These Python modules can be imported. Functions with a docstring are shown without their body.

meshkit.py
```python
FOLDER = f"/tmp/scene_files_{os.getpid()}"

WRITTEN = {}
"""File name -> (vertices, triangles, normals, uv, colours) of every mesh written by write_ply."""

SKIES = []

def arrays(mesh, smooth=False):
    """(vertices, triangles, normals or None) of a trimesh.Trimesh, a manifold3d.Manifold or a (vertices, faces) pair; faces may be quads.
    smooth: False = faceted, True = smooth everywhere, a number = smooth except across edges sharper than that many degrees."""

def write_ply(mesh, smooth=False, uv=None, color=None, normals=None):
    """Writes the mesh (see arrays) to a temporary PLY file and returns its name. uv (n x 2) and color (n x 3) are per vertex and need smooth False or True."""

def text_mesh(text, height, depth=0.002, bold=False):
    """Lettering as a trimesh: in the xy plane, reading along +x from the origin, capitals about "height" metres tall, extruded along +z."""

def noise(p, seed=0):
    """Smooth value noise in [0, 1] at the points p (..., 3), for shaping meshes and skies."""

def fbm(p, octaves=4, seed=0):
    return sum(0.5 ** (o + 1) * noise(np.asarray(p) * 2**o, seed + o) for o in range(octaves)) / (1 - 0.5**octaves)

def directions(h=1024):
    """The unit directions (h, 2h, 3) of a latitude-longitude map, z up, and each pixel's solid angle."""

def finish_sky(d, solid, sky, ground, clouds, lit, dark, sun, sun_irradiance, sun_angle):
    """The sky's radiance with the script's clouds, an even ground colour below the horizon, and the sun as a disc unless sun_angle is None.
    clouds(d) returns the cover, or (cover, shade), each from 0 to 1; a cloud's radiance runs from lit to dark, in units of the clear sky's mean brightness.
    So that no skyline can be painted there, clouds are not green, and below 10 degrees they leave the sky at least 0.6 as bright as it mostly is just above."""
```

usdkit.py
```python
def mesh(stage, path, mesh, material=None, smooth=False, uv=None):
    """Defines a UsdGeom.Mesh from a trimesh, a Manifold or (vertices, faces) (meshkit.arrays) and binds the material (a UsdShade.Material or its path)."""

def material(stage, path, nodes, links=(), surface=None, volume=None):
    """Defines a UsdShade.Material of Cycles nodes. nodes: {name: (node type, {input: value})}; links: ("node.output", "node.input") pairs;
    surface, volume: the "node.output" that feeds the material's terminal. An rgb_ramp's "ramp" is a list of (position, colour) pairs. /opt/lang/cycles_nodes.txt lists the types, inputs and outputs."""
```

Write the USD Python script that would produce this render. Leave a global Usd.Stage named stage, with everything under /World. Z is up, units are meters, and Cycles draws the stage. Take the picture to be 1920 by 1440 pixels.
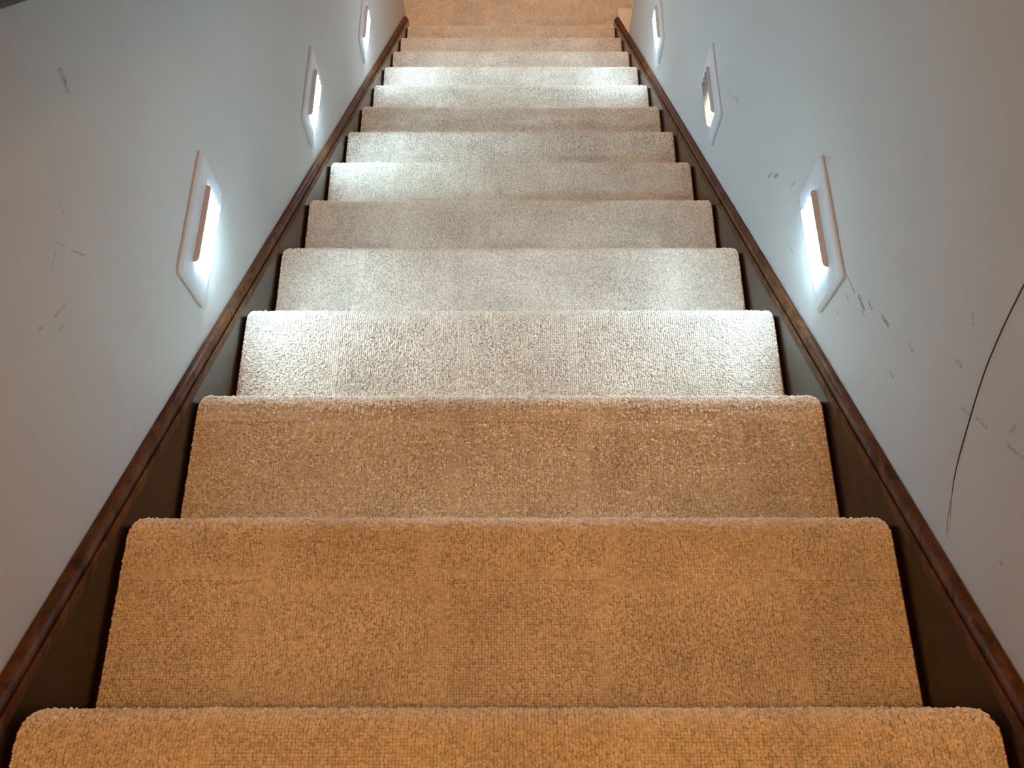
import math, random
import numpy as np, trimesh, manifold3d as m3, usdkit
from shapely.geometry import Polygon, LineString, box as sbox
from pxr import Usd, UsdGeom, UsdLux, UsdShade, Gf, Sdf, Vt

stage = Usd.Stage.CreateInMemory()
UsdGeom.SetStageUpAxis(stage, UsdGeom.Tokens.z)
UsdGeom.SetStageMetersPerUnit(stage, 1.0)
UsdGeom.Xform.Define(stage, '/World')
UsdGeom.Scope.Define(stage, '/World/Looks')
rng = np.random.default_rng(7)

# ------------------------------------------------------------------ camera, exposure and the light colours
EXPOSURE = 0.0
COOL = (0.65, 1.00, 1.30)            # the white LED step lights
WARM = (1.00, 0.465, 0.160)            # the incandescent ceiling lamps
LED_STRENGTH, DIM_STRENGTH = 148.0, 10.0
STRIP_STRENGTH = 180.0
LANDING_LAMP, HALL_LAMP = 138.0, 188.0
HALL_COL = (1.00, 0.55, 0.31)
ZC = 3.5729                           # camera height above the lower hall floor
CAM = np.array([0.0034, 0.0, ZC])
PITCH, ROLL, FPX = 1.1544, -0.00058, 1621.5
F = np.array([0, math.cos(PITCH), -math.sin(PITCH)]); R0 = np.array([1., 0, 0]); U0 = np.cross(R0, F)
RR = R0*math.cos(ROLL) + U0*math.sin(ROLL); UU = -R0*math.sin(ROLL) + U0*math.cos(ROLL)
cam = UsdGeom.Camera.Define(stage, '/World/camera')
cam.CreateHorizontalApertureAttr(36.0); cam.CreateVerticalApertureAttr(27.0)
cam.CreateFocalLengthAttr(FPX*36/1920)
cam.CreateClippingRangeAttr(Gf.Vec2f(0.01, 100))
cam.CreateExposureAttr(EXPOSURE)
M4 = np.eye(4); M4[0, :3], M4[1, :3], M4[2, :3], M4[3, :3] = RR, UU, -F, CAM
cam.AddTransformOp().Set(Gf.Matrix4d(*[float(x) for x in M4.ravel()]))

# ------------------------------------------------------------------ dimensions (metres)
G, RISE = 0.27, 0.1821                # going and rise of one step
Y0, Z0 = 0.331, ZC - 1.2056           # nosing number 0 (carpet surface)
SL = math.atan2(RISE, G); CS = math.cos(SL)
XR = 0.5417                           # half width of the carpet runner
XF = 0.548                            # stringer face
XW = 0.573                            # wall face
NK = 12                               # last nosing above the hall floor
ny = lambda k: Y0 + G*k
nz = lambda k: Z0 - RISE*k
zl = lambda y, h=0.0: Z0 - RISE/G*(y - Y0) + h/CS     # height h square to the nosing line

# ------------------------------------------------------------------ helpers
used = {}
def numbered(path):
    n = used.get(path, 0); used[path] = n + 1
    return path if n == 0 else f'{path}_{n:03d}'
def tag(p, label=None, cat=None, group=None, kind=None):
    p = p.GetPrim() if hasattr(p, 'GetPrim') else p
    for k, v in (('label', label), ('category', cat), ('group', group), ('kind', kind)):
        if v: p.SetCustomDataByKey(k, v)
    return p
def thing(name, label, cat=None, loc=(0, 0, 0), rz=0, group=None, kind=None):
    x = UsdGeom.Xform.Define(stage, numbered('/World/' + name))
    x.AddTranslateOp().Set(Gf.Vec3d(*map(float, loc)))
    if rz: x.AddRotateZOp().Set(float(rz))
    return tag(x, label, cat, group, kind)
def obj(name, mesh, material, parent=None, smooth=30, label=None, kind=None):
    path = numbered((str(parent.GetPath()) if parent else '/World') + '/' + name)
    m = usdkit.mesh(stage, path, mesh, material, smooth=smooth)
    tag(m, label, kind=kind)
    return m.GetPrim()
def bx(x0, x1, y0, y1, z0, z1):
    b = trimesh.creation.box((x1-x0, y1-y0, z1-z0)); b.apply_translation(((x0+x1)/2, (y0+y1)/2, (z0+z1)/2)); return b
def rbox(x0, x1, y0, y1, z0, z1, r):
    s = m3.Manifold.sphere(r, 12)
    return m3.Manifold.batch_hull([s.translate((x, y, z)) for x in (x0+r, x1-r) for y in (y0+r, y1-r) for z in (z0+r, z1-r)])
def slab_yz(poly, x0, x1):
    """A polygon of (y, z) points extruded along x."""
    e = trimesh.creation.extrude_polygon(Polygon(poly), x1-x0, engine='earcut')
    v = e.vertices; e.vertices = np.stack([v[:, 2]+x0, v[:, 0], v[:, 1]], 1); return e
def sweep(section, a, b):
    """A closed ring of points at a(section) and b(section) skinned and capped: section is a list of (x, h); a and b place them."""
    A = np.array([a(*p) for p in section]); B = np.array([b(*p) for p in section]); n = len(section)
    v = np.vstack([A, B]); f = []
    for i in range(n):
        j = (i+1) % n; f += [(i, j, n+j), (i, n+j, n+i)]
    tv, tris = trimesh.creation.triangulate_polygon(Polygon(section), engine='earcut')
    near = np.array([int(np.argmin(((np.array(section)-p)**2).sum(1))) for p in tv]); tris = near[tris]
    f += [tuple(t) for t in tris] + [tuple(t[::-1]+n) for t in tris]
    m = trimesh.Trimesh(v, np.array(f), process=False); m.fix_normals(); return m
def tube(path, r, sides=10, taper=None):
    path = np.asarray(path, float); n = len(path); v = []; f = []
    for i, p in enumerate(path):
        t = path[min(i+1, n-1)] - path[max(i-1, 0)]; t /= np.linalg.norm(t)
        a = np.cross(t, (1, 0.1, 0.2)); a /= np.linalg.norm(a); b = np.cross(t, a)
        rr = r*(taper[i] if taper is not None else 1)
        for s in range(sides):
            w = 2*math.pi*s/sides; v.append(p + rr*(math.cos(w)*a + math.sin(w)*b))
    for i in range(n-1):
        for s in range(sides):
            a, b = i*sides+s, i*sides+(s+1) % sides; f += [(a, b, b+sides), (a, b+sides, a+sides)]
    v += [path[0], path[-1]]
    for s in range(sides):
        f += [(len(v)-2, (s+1) % sides, s), (len(v)-1, (n-1)*sides+s, (n-1)*sides+(s+1) % sides)]
    m = trimesh.Trimesh(np.array(v), np.array(f), process=False); m.fix_normals(); return m

# ------------------------------------------------------------------ materials
def mat(name, nodes, links, surface='p.BSDF'):
    return usdkit.material(stage, '/World/Looks/' + name, nodes, links, surface=surface)
POS = {'geo': ('geometry', {})}
wall_m = mat('wall_paint', {**POS,
    'n1': ('noise_texture', {'scale': 2.2, 'detail': 2}), 'n2': ('noise_texture', {'scale': 260, 'detail': 1}),
    'r': ('rgb_ramp', {'ramp': [(0.3, (0.505, 0.480, 0.432)), (0.7, (0.545, 0.518, 0.466))]}),
    'b': ('bump', {'strength': 0.12, 'distance': 0.002}), 'p': ('principled_bsdf', {'roughness': 0.62, 'specular_ior_level': 0.3})},
    [('geo.position', 'n1.vector'), ('geo.position', 'n2.vector'), ('n1.fac', 'r.fac'), ('r.color', 'p.base_color'),
     ('n2.fac', 'b.height'), ('b.normal', 'p.normal')])
ceil_m = mat('ceiling_paint', {'p': ('principled_bsdf', {'base_color': (0.72, 0.71, 0.68), 'roughness': 0.8})}, [])
CARPET = [(0.30, (0.59, 0.525, 0.425)), (0.5, (0.67, 0.605, 0.495)), (0.72, (0.74, 0.675, 0.555))]
def carpet(name, k=1.0):
    return mat(name, {**POS, 'oi': ('object_info', {}),
        'n1': ('noise_texture', {'scale': 6.0, 'detail': 3, 'roughness': 0.65}),
        'r': ('rgb_ramp', {'ramp': [(p, tuple(c*k for c in col)) for p, col in CARPET]}),
        'v': ('map_range', {'from_min': 0.0, 'from_max': 1.0, 'to_min': 0.84, 'to_max': 1.14}),
        'mx': ('vector_math', {'math_type': 'scale'}),
        'p': ('diffuse_bsdf', {'roughness': 0.4})},
        [('geo.position', 'n1.vector'), ('n1.fac', 'r.fac'), ('oi.random', 'v.value'),
         ('r.color', 'mx.vector1'), ('v.result', 'mx.scale'), ('mx.vector', 'p.color')])
carpet_m = carpet('carpet_backing', 0.60)
pile_m = carpet('carpet_pile', 1.13)
bind_m = mat('binding_tan', {'p': ('principled_bsdf', {'base_color': (0.40, 0.25, 0.12), 'roughness': 0.9})}, [])
def wood(name, dark, light, rough, coat=0.6, crough=0.2, spec=0.2):
    # grain runs along the slope of the flight
    return mat(name, {**POS, 'mp': ('mapping', {'rotation': (SL, 0, 0), 'scale': (60, 3.0, 60)}),
        'n': ('noise_texture', {'scale': 1.0, 'detail': 6, 'roughness': 0.65, 'distortion': 0.6}),
        'n2': ('noise_texture', {'scale': 9.0, 'detail': 3}),
        'r': ('rgb_ramp', {'ramp': [(0.3, dark), (0.7, light)]}),
        'rr': ('map_range', {'from_min': 0.3, 'from_max': 0.7, 'to_min': rough-0.07, 'to_max': rough+0.1}),
        'b': ('bump', {'strength': 0.15, 'distance': 0.0008}), 'p': ('principled_bsdf', {'specular_ior_level': spec, 'coat_weight': coat, 'coat_roughness': crough, 'coat_ior': 1.3})},
        [('geo.position', 'mp.vector'), ('mp.vector', 'n.vector'), ('geo.position', 'n2.vector'), ('n.fac', 'r.fac'), ('r.color', 'p.base_color'),
         ('n2.fac', 'rr.value'), ('rr.result', 'p.roughness'), ('n.fac', 'b.height'), ('b.normal', 'p.normal')])
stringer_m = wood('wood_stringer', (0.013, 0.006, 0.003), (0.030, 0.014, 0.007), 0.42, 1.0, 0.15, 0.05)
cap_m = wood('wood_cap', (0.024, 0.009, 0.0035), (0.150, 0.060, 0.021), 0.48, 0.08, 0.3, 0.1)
tread_m = wood('wood_tread', (0.022, 0.010, 0.005), (0.045, 0.021, 0.010), 0.45, 0.0)
rail_m = wood('wood_rail', (0.020, 0.010, 0.006), (0.045, 0.022, 0.011), 0.5, 0.0, 0.3, 0.2)
plate_m = mat('lamp_plastic', {'p': ('principled_bsdf', {'base_color': (0.56, 0.555, 0.545), 'roughness': 0.4})}, [])
slat_m = mat('lamp_slat', {'d': ('diffuse_bsdf', {'color': (0.5, 0.5, 0.5)})}, [], 'd.BSDF')
def glow(name, col, s):
    return mat(name, {'e': ('emission', {'color': col, 'strength': s})}, [], 'e.emission')
led_m = glow('led_white', COOL, LED_STRENGTH)
strip_m = glow('led_strip_white', COOL, STRIP_STRENGTH)
dim_m = glow('led_failing', (1.0, 0.86, 0.62), DIM_STRENGTH)
lampA_m = glow('landing_lamp_glass', WARM, LANDING_LAMP)
lampB_m = glow('hall_lamp_glass', HALL_COL, HALL_LAMP)
metal_m = mat('brushed_metal', {'p': ('principled_bsdf', {'base_color': (0.35, 0.30, 0.24), 'metallic': 1.0, 'roughness': 0.35})}, [])
trim_m = mat('pale_trim', {'p': ('principled_bsdf', {'base_color': (0.74, 0.70, 0.67), 'roughness': 0.45})}, [])
def smudge(name, col, lo, hi):
    return mat(name, {**POS, 'n': ('noise_texture', {'scale': 330, 'detail': 3, 'roughness': 0.7}),
        'r': ('map_range', {'from_min': lo, 'from_max': hi, 'to_min': 0.0, 'to_max': 1.0, 'clamp': True}),
        't': ('transparent_bsdf', {}), 'd': ('diffuse_bsdf', {'color': col}), 'm': ('mix_closure', {})},
        [('geo.position', 'n.vector'), ('n.fac', 'r.value'), ('r.result', 'm.fac'), ('t.BSDF', 'm.closure1'), ('d.BSDF', 'm.closure2')], 'm.closure')
scuff_m = smudge('scuff_dark', (0.17, 0.16, 0.155), 0.46, 0.80)
faint_m = smudge('scuff_faint', (0.33, 0.31, 0.29), 0.46, 0.95)
scratch_m = mat('scratch_black', {'p': ('principled_bsdf', {'base_color': (0.035, 0.03, 0.025), 'roughness': 0.8})}, [])
thin_m = mat('scratch_thin', {'p': ('principled_bsdf', {'base_color': (0.25, 0.22, 0.19), 'roughness': 0.8})}, [])

# ------------------------------------------------------------------ the setting
YB = -1.9                              # wall behind the camera
YL, YRW = 3.738, 3.265                 # where the two stair walls end
YH = 5.7                               # far wall of the hall
HX = 2.0
LAND = nz(-2)                          # landing floor
CEIL = LAND + 2.45
def ceil_z(y): return CEIL if y < 1.1 else max(2.5, CEIL - (y-1.1)*RISE/G)
y_flat = 1.1 + (CEIL-2.5)*G/RISE
def wall(name, label, side, y1):
    t = thing(name, label, kind='structure')
    x0, x1 = (-XW-0.1, -XW) if side < 0 else (XW, XW+0.1)
    poly = [(YB, 0), (y1, 0), (y1, ceil_z(y1)), (1.1, CEIL), (YB, CEIL)]
    obj('plaster', slab_yz(poly, x0, x1), wall_m, t, smooth=False)
    return t
wall_l = wall('wall_left', 'pale grey painted stairwell wall on the left, with a few faint scuffs', -1, YL)
wall_r = wall('wall_right', 'pale grey painted stairwell wall on the right, marked by a long black scratch', 1, YRW)
def flat(name, mesh, m, label):
    o = obj(name, mesh, m, smooth=False); tag(o, label, kind='structure'); return o
flat('wall_back', bx(-XW-0.1, XW+0.1, YB-0.1, YB, 0, CEIL), wall_m, 'painted wall closing the upper landing')
flat('wall_far', bx(-HX, HX, YH, YH+0.1, 0, 2.5), wall_m, 'painted far wall of the lower hall')
flat('wall_hall_left', bx(-HX-0.1, -HX, YL-1.4, YH+0.1, 0, 2.5), wall_m, 'painted left wall of the lower hall')
flat('wall_hall_right', bx(HX, HX+0.1, YRW-0.9, YH+0.1, 0, 2.5), wall_m, 'painted right wall of the lower hall')
cpoly = [(YB-0.1, CEIL), (1.1, CEIL), (y_flat, 2.5), (YH+0.1, 2.5), (YH+0.1, 2.6), (y_flat+0.03, 2.6), (1.13, CEIL+0.1), (YB-0.1, CEIL+0.1)]
flat('ceiling', slab_yz(cpoly, -HX-0.1, HX+0.1), ceil_m, 'off-white ceiling sloping down over the stairs')
FLOOR = thing('floor', 'tan woven carpet of the lower hall beyond the last step', kind='structure')
obj('carpet_base', bx(-HX, HX, 2.3, YH, -0.05, -0.003), carpet_m, FLOOR, smooth=False)
flat('landing_floor', bx(-XW, XW, YB, ny(-2)-0.02, LAND-0.06, LAND), carpet_m, 'carpeted upper landing at the head of the stairs')
flat('trim_1', rbox(0.592, 1.15, YRW+0.012, 3.856, 0.0, 0.022, 0.004), trim_m, 'pale threshold strip beside the foot of the right stringer')

# ------------------------------------------------------------------ the staircase: treads, risers, two stringers with moulded caps
stairs = thing('staircase', 'straight wooden staircase with dark brown moulded stringers against both walls', 'staircase', (0, ny(NK), 0))
OFF = np.array([0, ny(NK), 0])
def local(m):
    if hasattr(m, 'to_mesh'): return m.translate(tuple(-OFF))
    m = m.copy(); m.apply_translation(-OFF); return m
CT = 0.012                             # carpet thickness
TT = 0.03                              # tread thickness
for k in range(-2, NK+1):
    y, z = ny(k) - CT, nz(k) - CT
    yb = ny(k-1) - 0.03
    rr = TT/2
    sect = [(yb, z-TT)] + [(y-rr+rr*math.cos(a), z-rr+rr*math.sin(a)) for a in np.linspace(-math.pi/2, math.pi/2, 9)] + [(yb, z)]
    obj('tread', local(slab_yz(sect, -XF+0.0005, XF-0.0005)), tread_m, stairs)
    zb = (nz(k+1) - CT - TT) if k < NK else 0.0
    obj('riser', local(bx(-XF+0.0005, XF-0.0005, y-0.045, y-0.027, zb+0.0005, z-TT-0.0002)), tread_m, stairs, smooth=False)
YE = 3.648                             # plumb cut of the stringers at the foot
YT = -0.62
for s in (-1, 1):
    ye = YE + (0.006 if s < 0 else -0.010)
    poly = [(YT, zl(YT, 0.006)), (YT, zl(YT, -0.26)), (ye-0.2, max(zl(ye-0.2, -0.26), 0.0)), (ye-0.1, 0.0), (ye, 0.0), (ye, zl(ye, 0.006))]
    x0, x1 = (-XW+0.0003, -XF) if s < 0 else (XF, XW-0.0003)
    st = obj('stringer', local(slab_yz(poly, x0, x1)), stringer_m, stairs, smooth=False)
    xw = XW-0.0004
    bead = [(xw, 0.0062), (0.5535, 0.0062), (0.5535, 0.0105), (0.5542, 0.0145), (0.5562, 0.0185), (0.559, 0.0213), (0.5628, 0.0226), (0.567, 0.0222), (0.571, 0.0206), (xw, 0.0196)]
    fil = [(0.5533, 0.0062), (0.5479, 0.0062), (0.5479, -0.0020), (0.5466, -0.0012), (0.5463, 0.0060), (0.5470, 0.0093), (0.5488, 0.0108), (0.5508, 0.0108), (0.5526, 0.0088)]
    put = lambda yy: (lambda x, h: (s*x, yy - OFF[1], zl(yy, h)))
    stp = stage.GetPrimAtPath(st.GetPath())
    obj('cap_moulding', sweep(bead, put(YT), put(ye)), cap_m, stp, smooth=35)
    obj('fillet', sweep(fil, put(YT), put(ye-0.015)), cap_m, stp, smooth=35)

# ------------------------------------------------------------------ the carpet runner: one section per step, each with its binding and its loops
runner = thing('stair_runner', 'beige looped-pile carpet runner covering the whole flight, step by step', 'carpet', (0, ny(NK), 0))
NR = 0.030                             # nosing radius of the carpet
def path_of(k, n=10):
    """(y, z, normal angle) along the surface of section k, from the riser above to the riser below."""
    yb = ny(k-1) - 0.018 if k > -1 else ny(-2) - 0.018
    pts = [(yb, nz(k)), (ny(k)-NR, nz(k))]   # flat tread
    arc = [(ny(k)-NR+NR*math.sin(a), nz(k)-NR+NR*math.cos(a)) for a in np.linspace(0, math.pi*0.55, n)][1:]
    e = arc[-1]
    low = (ny(k)-0.012, nz(k)-RISE+0.001)
    return pts + arc + [(ny(k)-0.008, nz(k)-0.062), low]
def half_width(s, s_flat):
    # the carpet's corners are drawn in where it is pulled round the nosing
    u = np.clip((s - (s_flat-0.016))/0.058, 0, 1)
    return XR - 0.021*(1 - np.sqrt(np.maximum(1 - u*u, 0)))
def frame(pts):
    p = np.array(pts); d = np.diff(p, axis=0); L = np.linalg.norm(d, axis=1); s = np.concatenate([[0], np.cumsum(L)])
    t = np.zeros_like(p); t[:-1] += d/L[:, None]; t[1:] += d/L[:, None]; t /= np.linalg.norm(t, axis=1)[:, None]
    return p, s, np.stack([-t[:, 1], t[:, 0]], 1)     # the normal points up and out
BLK, BX0 = 0.241, -0.106               # the woven squares
def loop_proto(parent, seed):
    r = np.random.default_rng(seed)
    m = trimesh.creation.icosphere(subdivisions=1)
    v = m.vertices; v += 0.10*r.standard_normal(v.shape); m.vertices = v*np.array([0.00250, 0.00224, 0.0024])
    path = numbered(str(parent.GetPath()) + '/loop')
    return usdkit.mesh(stage, path, m, pile_m, smooth=True).GetPath()
from meshkit import noise
def pile(parent, sections, off, seed, wx=XR, corner=True, big=1.0):
    PX, PS = 0.0041*big, 0.0037*big      # pitch of the loops across and along
    """sections: list of (points of the path, s0, s1, cumulative offset): one PointInstancer of loops over them."""
    r = np.random.default_rng(seed)
    P, Q, Sc = [], [], []
    for pts, s0, s1, cum in sections:
        p, s, nrm = frame(pts)
        ss = np.arange(s0, s1, PS); xs = np.arange(-wx+0.002, wx-0.0015, PX)
        S, X = np.meshgrid(ss, xs, indexing='ij')
        S = S.ravel(); X = X.ravel()
        row = np.round((S-s0)/PS).astype(int)
        a = np.abs(((X-BX0)/BLK + 0.5) % 1 - 0.5)*BLK; b = np.abs(((S+cum)/BLK + 0.5) % 1 - 0.5)*BLK
        bi = np.floor((X-BX0)/BLK).astype(int); bj = np.floor((S+cum)/BLK).astype(int)
        rib = ((bi + bj) % 2 == 0)
        band = (a < 0.022) & rib | (b < 0.018) & ~rib
        W3 = np.stack([X*5, (S+cum)*5, np.full_like(X, seed*0)], 1)
        worn = noise(W3*2.3, 3)*0.6 + noise(W3*9, 5)*0.4
        jit = np.where(band, 0.05, 0.06 + 0.13*worn)
        X2 = np.clip(X + jit*PX*r.standard_normal(len(X)), -wx+0.0015, wx-0.0015)
        S2 = np.clip(S + jit*PS*r.standard_normal(len(X)) + np.where(rib, 0, 0.5*PS*((np.round((X+XR)/PX).astype(int)) % 2)), 0, s[-1])
        if corner:
            lim = half_width(S2, s[1])-0.0015; X2 = np.clip(X2, -lim, lim)
        h = -0.0018 + 0.0008*r.standard_normal(len(X))*np.where(band, 0.5, 1) + np.where(band, 0.0006, 0) - 0.0007*worn
        y = np.interp(S2, s, p[:, 0]); z = np.interp(S2, s, p[:, 1])
        n0 = np.interp(S2, s, nrm[:, 0]); n1 = np.interp(S2, s, nrm[:, 1]); ln = np.hypot(n0, n1); n0 /= ln; n1 /= ln
        P.append(np.stack([X2, y + n0*h, z + n1*h], 1))
        # rotate z to the normal about x, after a turn about the normal
        th = -np.arctan2(n0, n1)/2; ph = (np.where(rib, 0.0, math.pi/2) + 0.35*r.standard_normal(len(X)))/2
        qx = np.stack([np.cos(th), np.sin(th), 0*th, 0*th], 1); qz = np.stack([np.cos(ph), 0*ph, 0*ph, np.sin(ph)], 1)
        w = qx[:, 0]*qz[:, 0]; xq = qx[:, 1]*qz[:, 0]; yq = -qx[:, 1]*qz[:, 3]; zq = qx[:, 0]*qz[:, 3]
        Q.append(np.stack([w, xq, yq, zq], 1))
        k = 1 + 0.09*r.standard_normal(len(X)) + np.where(band, 0.05, 0)
        Sc.append(np.stack([k, k*(1+0.08*r.standard_normal(len(X))), k], 1))
    P = np.concatenate(P) - off; Q = np.concatenate(Q); Sc = np.clip(np.concatenate(Sc), 0.6, 1.5)
    pi = UsdGeom.PointInstancer.Define(stage, numbered(str(parent.GetPath()) + '/loop_pile'))
    protos = [loop_proto(pi.GetPrim(), i) for i in range(3)]
    Sc[:, :2] *= big
    pi.CreatePrototypesRel().SetTargets(protos)
    pi.CreateProtoIndicesAttr(Vt.IntArray.FromNumpy(r.integers(0, 3, len(P)).astype(np.int32)))
    pi.CreatePositionsAttr(Vt.Vec3fArray.FromNumpy(P.astype(np.float32)))
    pi.CreateScalesAttr(Vt.Vec3fArray.FromNumpy(Sc.astype(np.float32)))
    pi.CreateOrientationsAttr(Vt.QuathArray([Gf.Quath(float(q[0]), float(q[1]), float(q[2]), float(q[3])) for q in Q]))
    tag(pi, kind='stuff')
STEP_LEN = 0.445
def strip_mesh(outer, inner, xa, xb):
    n = len(outer); v = np.concatenate([np.column_stack([xx, pp]) for xx, pp in ((xa, outer), (xb, outer), (xb, inner), (xa, inner))]); f = []
    for i in range(n-1):
        for q in range(4):
            a, b = q*n+i, ((q+1) % 4)*n+i
            f += [(a, b, b+1), (a, b+1, a+1)]
    e = n-1
    f += [(0, 2*n, n), (0, 3*n, 2*n), (e, n+e, 2*n+e), (e, 2*n+e, 3*n+e)]
    m = trimesh.Trimesh(v, np.array(f), process=False); m.fix_normals(); return m
for k in range(-1, NK+1):
    pts = path_of(k); p, s, nrm = frame(pts)
    outer = p - nrm*0.0022; inner = p - nrm*(CT-0.0006)
    n = len(p)
    hw = half_width(s, s[1])
    sec = obj('carpet_section', local(strip_mesh(outer, inner, -hw+0.001, hw-0.001)), carpet_m, runner, smooth=40)
    for sd in (-1, 1):
        mo = p - nrm*0.0030
        lo, hi = (-hw-0.0012, -hw+0.0012) if sd < 0 else (hw-0.0012, hw+0.0012)
        obj('edge_binding', local(strip_mesh(mo, inner, lo, hi)), bind_m, sec, smooth=40)
    # loops where the section can be seen: the tread and the roll of the nosing
    pile(sec, [(pts, 0.02, s[1+9]-0.002, k*STEP_LEN + 0.05)], OFF, 100+k, big=1.0 if k < 6 else 1.3)
fl = [(ny(NK)-0.018, 0.0), (4.05, 0.0)]
pile(FLOOR, [(fl, 0.01, 0.46, (NK+1)*STEP_LEN + 0.05)], np.zeros(3), 300, 0.80, False, 1.3)

# ------------------------------------------------------------------ louvred step lights
PW, PH, PT = 0.262, 0.131, 0.008       # plate
def planform(hw, d, r):
    """Points of a slat seen from above: (n, y), flat at the wall and round at its two outer corners."""
    a = np.linspace(0, math.pi/2, 6)
    return [(0, -hw)] + [(d-r+r*math.sin(t), -hw+r-r*math.cos(t)) for t in a] + [(d-r+r*math.cos(t), hw-r+r*math.sin(t)) for t in a] + [(0, hw)]
def step_light(loc, rz, label, lit=True):
    t = thing('step_light', label, 'step light', loc, rz, 'louvred step lights on the stair walls')
    # plate: rounded, bevelled, with the opening cut through
    c = m3.CrossSection.square((PW-0.016, PH-0.016), True).offset(0.008, m3.JoinType.Round, circular_segments=24)
    layers = [(0.0, 0.0), (PT-0.0055, 0.0), (PT-0.0035, -0.0012), (PT-0.0012, -0.0050), (PT-0.0002, -0.0085)]
    hull = m3.Manifold.batch_hull([m3.Manifold.extrude(c.offset(o, m3.JoinType.Round, circular_segments=24), 0.0002).translate((0, 0, z)) for z, o in layers])
    op = m3.CrossSection.square((0.170-0.02, 0.068-0.02), True).offset(0.010, m3.JoinType.Round, circular_segments=24).translate((0, -0.0115))
    plate = hull - m3.Manifold.extrude(op, 0.1).translate((0, 0, -0.02))
    turn = np.array([[0, 0, 1, 0], [1, 0, 0, 0], [0, 1, 0, 0]], float)      # (along, up, out) to (out, along, up)
    obj('cover_plate', plate.transform(turn), plate_m, t, smooth=25)
    a0, a1 = (-0.081, 0.081) if lit else (0.005, 0.081)
    obj('led_panel', bx(0.0006, 0.0018, a0, a1, -0.0435, 0.0185), led_m if lit else dim_m, t, smooth=False, label='glowing light panel behind the louvres')
    # four ledges with rounded ends standing out of the plate; the top one closes the opening, diodes shine down from under each
    D = PT + 0.0070
    for i, z in enumerate((0.0200, 0.0000, -0.0195, -0.0385)):
        cs = m3.CrossSection([planform(0.0830, D, 0.009)])
        lv = m3.Manifold.extrude(cs, 0.0020 if i == 0 else 0.0014).translate((0.0024, 0, z))
        obj('hood' if i == 0 else 'louvre', lv, plate_m if i == 0 else slat_m, t, smooth=40)
        if lit:
            obj('led_strip', rbox(D-0.0060, D+0.0015, -0.073, 0.073, z-0.0010, z-0.0001, 0.0003), strip_m, t, smooth=False, label='row of white diodes under a louvre')
    return t
lamps = [  # side, centre y, centre z (relative to the camera), label
    (-1, 0.906, -1.3425, 'bright louvred step light on the left wall, nearest of the three there'),
    (-1, 1.752, -1.9305, 'bright louvred step light on the left wall, middle of the three there'),
    (-1, 2.628, -2.5060, 'bright louvred step light on the left wall, smallest and farthest down'),
    (1, 0.893, -1.3400, 'bright louvred step light on the right wall beside the black scuffs, nearest of three'),
    (1, 1.740, -1.9080, 'dim failing step light on the right wall with a weak yellowish glow'),
    (1, 2.610, -2.4890, 'bright louvred step light on the right wall, smallest and farthest down')]
for sd, y, z, label in lamps:
    dim = 'dim' in label
    step_light((sd*(XW-0.0004), y, ZC+z), 0 if sd < 0 else 180, label, not dim)

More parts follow.
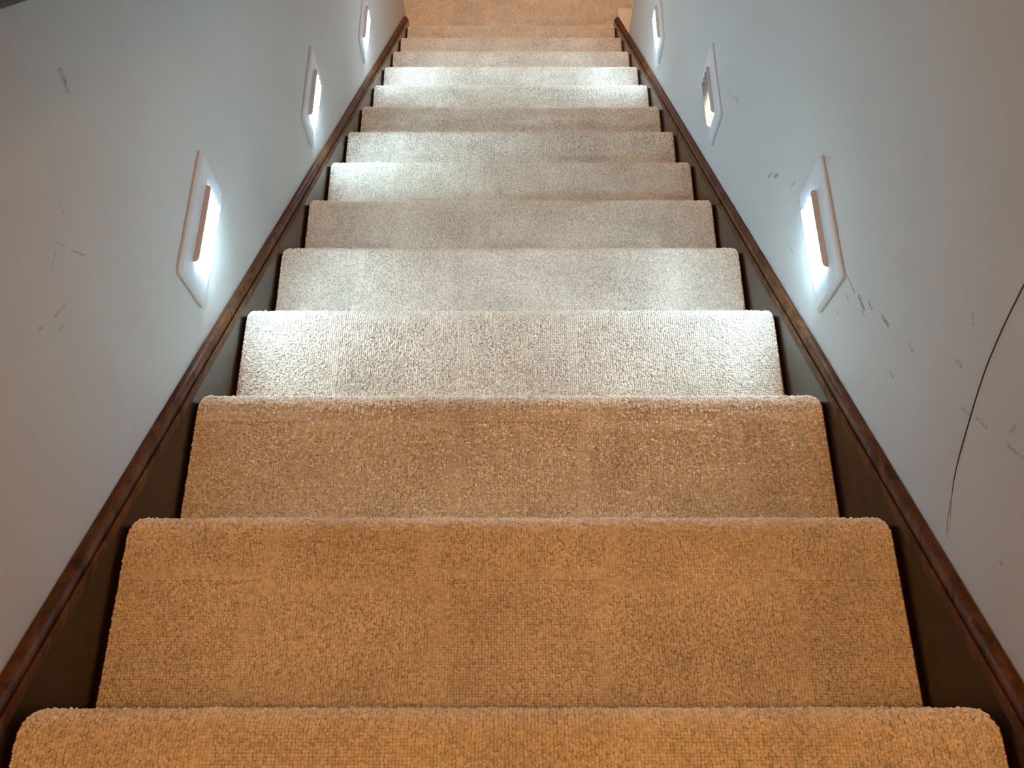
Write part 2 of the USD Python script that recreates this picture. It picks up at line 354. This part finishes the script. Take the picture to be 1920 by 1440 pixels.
# ------------------------------------------------------------------ handrail on the left wall
HRX, HRH = -0.525, 0.690
rail = thing('handrail', 'dark wooden handrail along the left wall, its edge in the top left corner', 'handrail', (HRX, 0.0, zl(0.0, HRH)))
ra, rb = np.array([0, -0.9, zl(-0.9)-zl(0)]), np.array([0, 3.55, zl(3.55)-zl(0)])
obj('rail', tube([ra + (rb-ra)*t for t in np.linspace(0, 1, 24)], 0.022, 18), rail_m, rail, smooth=40)
bb = [(-XW-HRX+0.0004, -0.012), (-XW-HRX+0.0004, 0.075), (-XW-HRX+0.016, 0.075), (-XW-HRX+0.020, 0.071), (-XW-HRX+0.020, -0.008), (-XW-HRX+0.016, -0.012)]
obj('backing_board', sweep(bb, lambda x, h: (x, -0.9, zl(-0.9, h)-zl(0)), lambda x, h: (x, 3.55, zl(3.55, h)-zl(0))), rail_m, rail, smooth=30)
for yy in (-0.5, 2.95):
    c = np.array([0, yy, zl(yy)-zl(0)])
    obj('bracket', tube([c + (-(XW+HRX)+0.0205, 0, 0.03), c + (-0.014, 0, 0.02), c + (-0.006, 0, 0.010)], 0.006, 8), metal_m, rail)

# ------------------------------------------------------------------ ceiling lamps
def ceiling_lamp(loc, r, glass, label):
    t = thing('ceiling_lamp', label, 'ceiling lamp', loc)
    prof = [(0, 0), (r*1.05, 0), (r*1.05, -0.03), (r*0.97, -0.035), (0, -0.035)]
    obj('lamp_base', trimesh.creation.revolve(np.array(prof), sections=40), metal_m, t)
    a = np.linspace(0, math.pi/2, 9)
    bowl = [(r*0.95*math.cos(x), -0.036-0.05*math.sin(x)) for x in a]
    obj('glass_bowl', trimesh.creation.revolve(np.array([(0, -0.036)] + bowl), sections=40), glass, t, smooth=True)
ceiling_lamp((0.10, -0.12, CEIL-0.0005), 0.14, lampA_m, 'round warm ceiling lamp over the upper landing')
ceiling_lamp((0.10, 4.60, 2.4995), 0.15, lampB_m, 'round warm ceiling lamp over the lower hall')

# ------------------------------------------------------------------ scuffs and the long scratch
def mark(parent, side, pts, w, m, seed, name='scuff_mark'):
    """A smear along (y, z) points, w wide, a fraction of a millimetre thick, with a ragged outline."""
    r = np.random.default_rng(seed)
    w *= 0.72
    g = LineString([tuple(p) for p in pts]).buffer(w/2, quad_segs=4)
    ring = np.array(g.exterior.segmentize(max(w*0.4, 0.001)).coords)[:-1]
    ring = ring + r.normal(0, w*0.10, ring.shape)
    pg = Polygon(ring).buffer(0)
    if pg.geom_type != 'Polygon': pg = max(pg.geoms, key=lambda q: q.area)
    e = trimesh.creation.extrude_polygon(pg, 0.0003, engine='earcut'); v = e.vertices
    x = side*(XW - 0.0001 - v[:, 2]); e.vertices = np.stack([x, v[:, 0], v[:, 1]+ZC], 1); e.fix_normals()
    obj(name, e, m, parent, smooth=False)
RM = [([(.7674, -1.2711), (.7457, -1.2629), (.7191, -1.2525)], .004, 1), ([(.7047, -1.2395), (.6761, -1.2311)], .009, 1), ([(.6761, -1.2082), (.6611, -1.2037)], .006, 1),
      ([(.6323, -1.1734), (.6099, -1.1607)], .009, 1), ([(.7362, -1.2876), (.7221, -1.281)], .005, 0), ([(.5535, -1.1108), (.538, -1.105)], .007, 0),
      ([(.5427, -1.1844), (.5324, -1.1771)], .005, 0), ([(.4762, -1.0032), (.4645, -.9926)], .009, 0), ([(.4145, -1.0133), (.3993, -1.0006)], .004, 0),
      ([(.3899, -.9858), (.3719, -.9716)], .005, 0), ([(.3364, -.9373), (.3223, -.9229), (.3094, -.9109)], .006, 0), ([(.3498, -.9243), (.3517, -.9155)], .007, 0),
      ([(.3683, -1.0734), (.3617, -1.0688)], .004, 0), ([(.7282, -1.3335), (.7207, -1.3314)], .004, 1), ([(.511, -.9415), (.4984, -.9485)], .005, 0),
      ([(1.195, -1.5704), (1.1888, -1.5472)], .008, 1), ([(1.1704, -1.5343), (1.1581, -1.511)], .010, 1), ([(1.0801, -1.449), (1.0767, -1.4287)], .008, 1),
      ([(.9639, -1.5006), (.9533, -1.498)], .005, 1), ([(1.5716, -1.7311), (1.5591, -1.7308)], .007, 1), ([(1.5468, -1.7076), (1.5285, -1.7045)], .009, 1),
      ([(1.6271, -1.7724), (1.6088, -1.7622)], .006, 0), ([(.2204, -1.0077), (.2146, -1.0043)], .005, 0), ([(.6779, -1.2396), (.6657, -1.2334)], .006, 0)]
LM = [([(.8109, -.8483), (.8098, -.8603)], .016, 0), ([(.8061, -.862), (.8024, -.8724)], .012, 0), ([(.6071, -.9269), (.6129, -.9457)], .004, 0),
      ([(.6182, -.964), (.6309, -.997)], .004, 0), ([(.5457, -.9782), (.5287, -.9685), (.5158, -.9616)], .006, 0), ([(.4865, -.9357), (.4945, -.9426)], .006, 0),
      ([(.5697, -.9324), (.5959, -.9305)], .003, 0), ([(.4754, -1.2289), (.4716, -1.2326)], .003, 1), ([(.6534, -.9192), (.6496, -.9266)], .005, 0), ([(.5082, -.9775), (.5181, -.9861)], .005, 0)]
for i, (pts, w, dk) in enumerate(RM): mark(wall_r, 1, pts, w, scuff_m if dk else faint_m, 40+i)
for i, (pts, w, dk) in enumerate(LM): mark(wall_l, -1, pts, w, scuff_m if dk else faint_m, 80+i)
hair = [(.5200, -.762), (.4994, -.8096), (.4881, -.8372), (.4774, -.8644), (.4634, -.894), (.4472, -.9244), (.4318, -.9502), (.4156, -.9744), (.3973, -.9973), (.379, -1.022), (.3569, -1.0475), (.3396, -1.0675), (.3233, -1.0799)]
def line_on_wall(name, pts, r, m, label, taper=None):
    from scipy.interpolate import splev, splprep
    p = np.array(pts); tck, _ = splprep(p.T, s=2e-6, k=3 if len(p) > 3 else 1); q = np.array(splev(np.linspace(0, 1, 60), tck)).T
    path = np.stack([np.full(len(q), XW-r*0.55), q[:, 0], q[:, 1]+ZC], 1)
    return obj(name, tube(path, r, 6, taper), m, wall_r, label=label)
line_on_wall('scratch', hair, 0.0008, scratch_m, 'long thin black curved scratch', np.concatenate([np.ones(50), np.linspace(1, 0.5, 10)]))
line_on_wall('scratch', [(.3233, -1.0799), (.3120, -1.0905), (.3007, -1.1004), (.2776, -1.1182)], 0.0006, thin_m, None, np.linspace(1, 0.5, 60))
line_on_wall('scratch', [(.3260, -1.0780), (.3021, -1.0940), (.2841, -1.1062), (.2727, -1.1180)], 0.0004, thin_m, None, np.linspace(1, 0.4, 60))
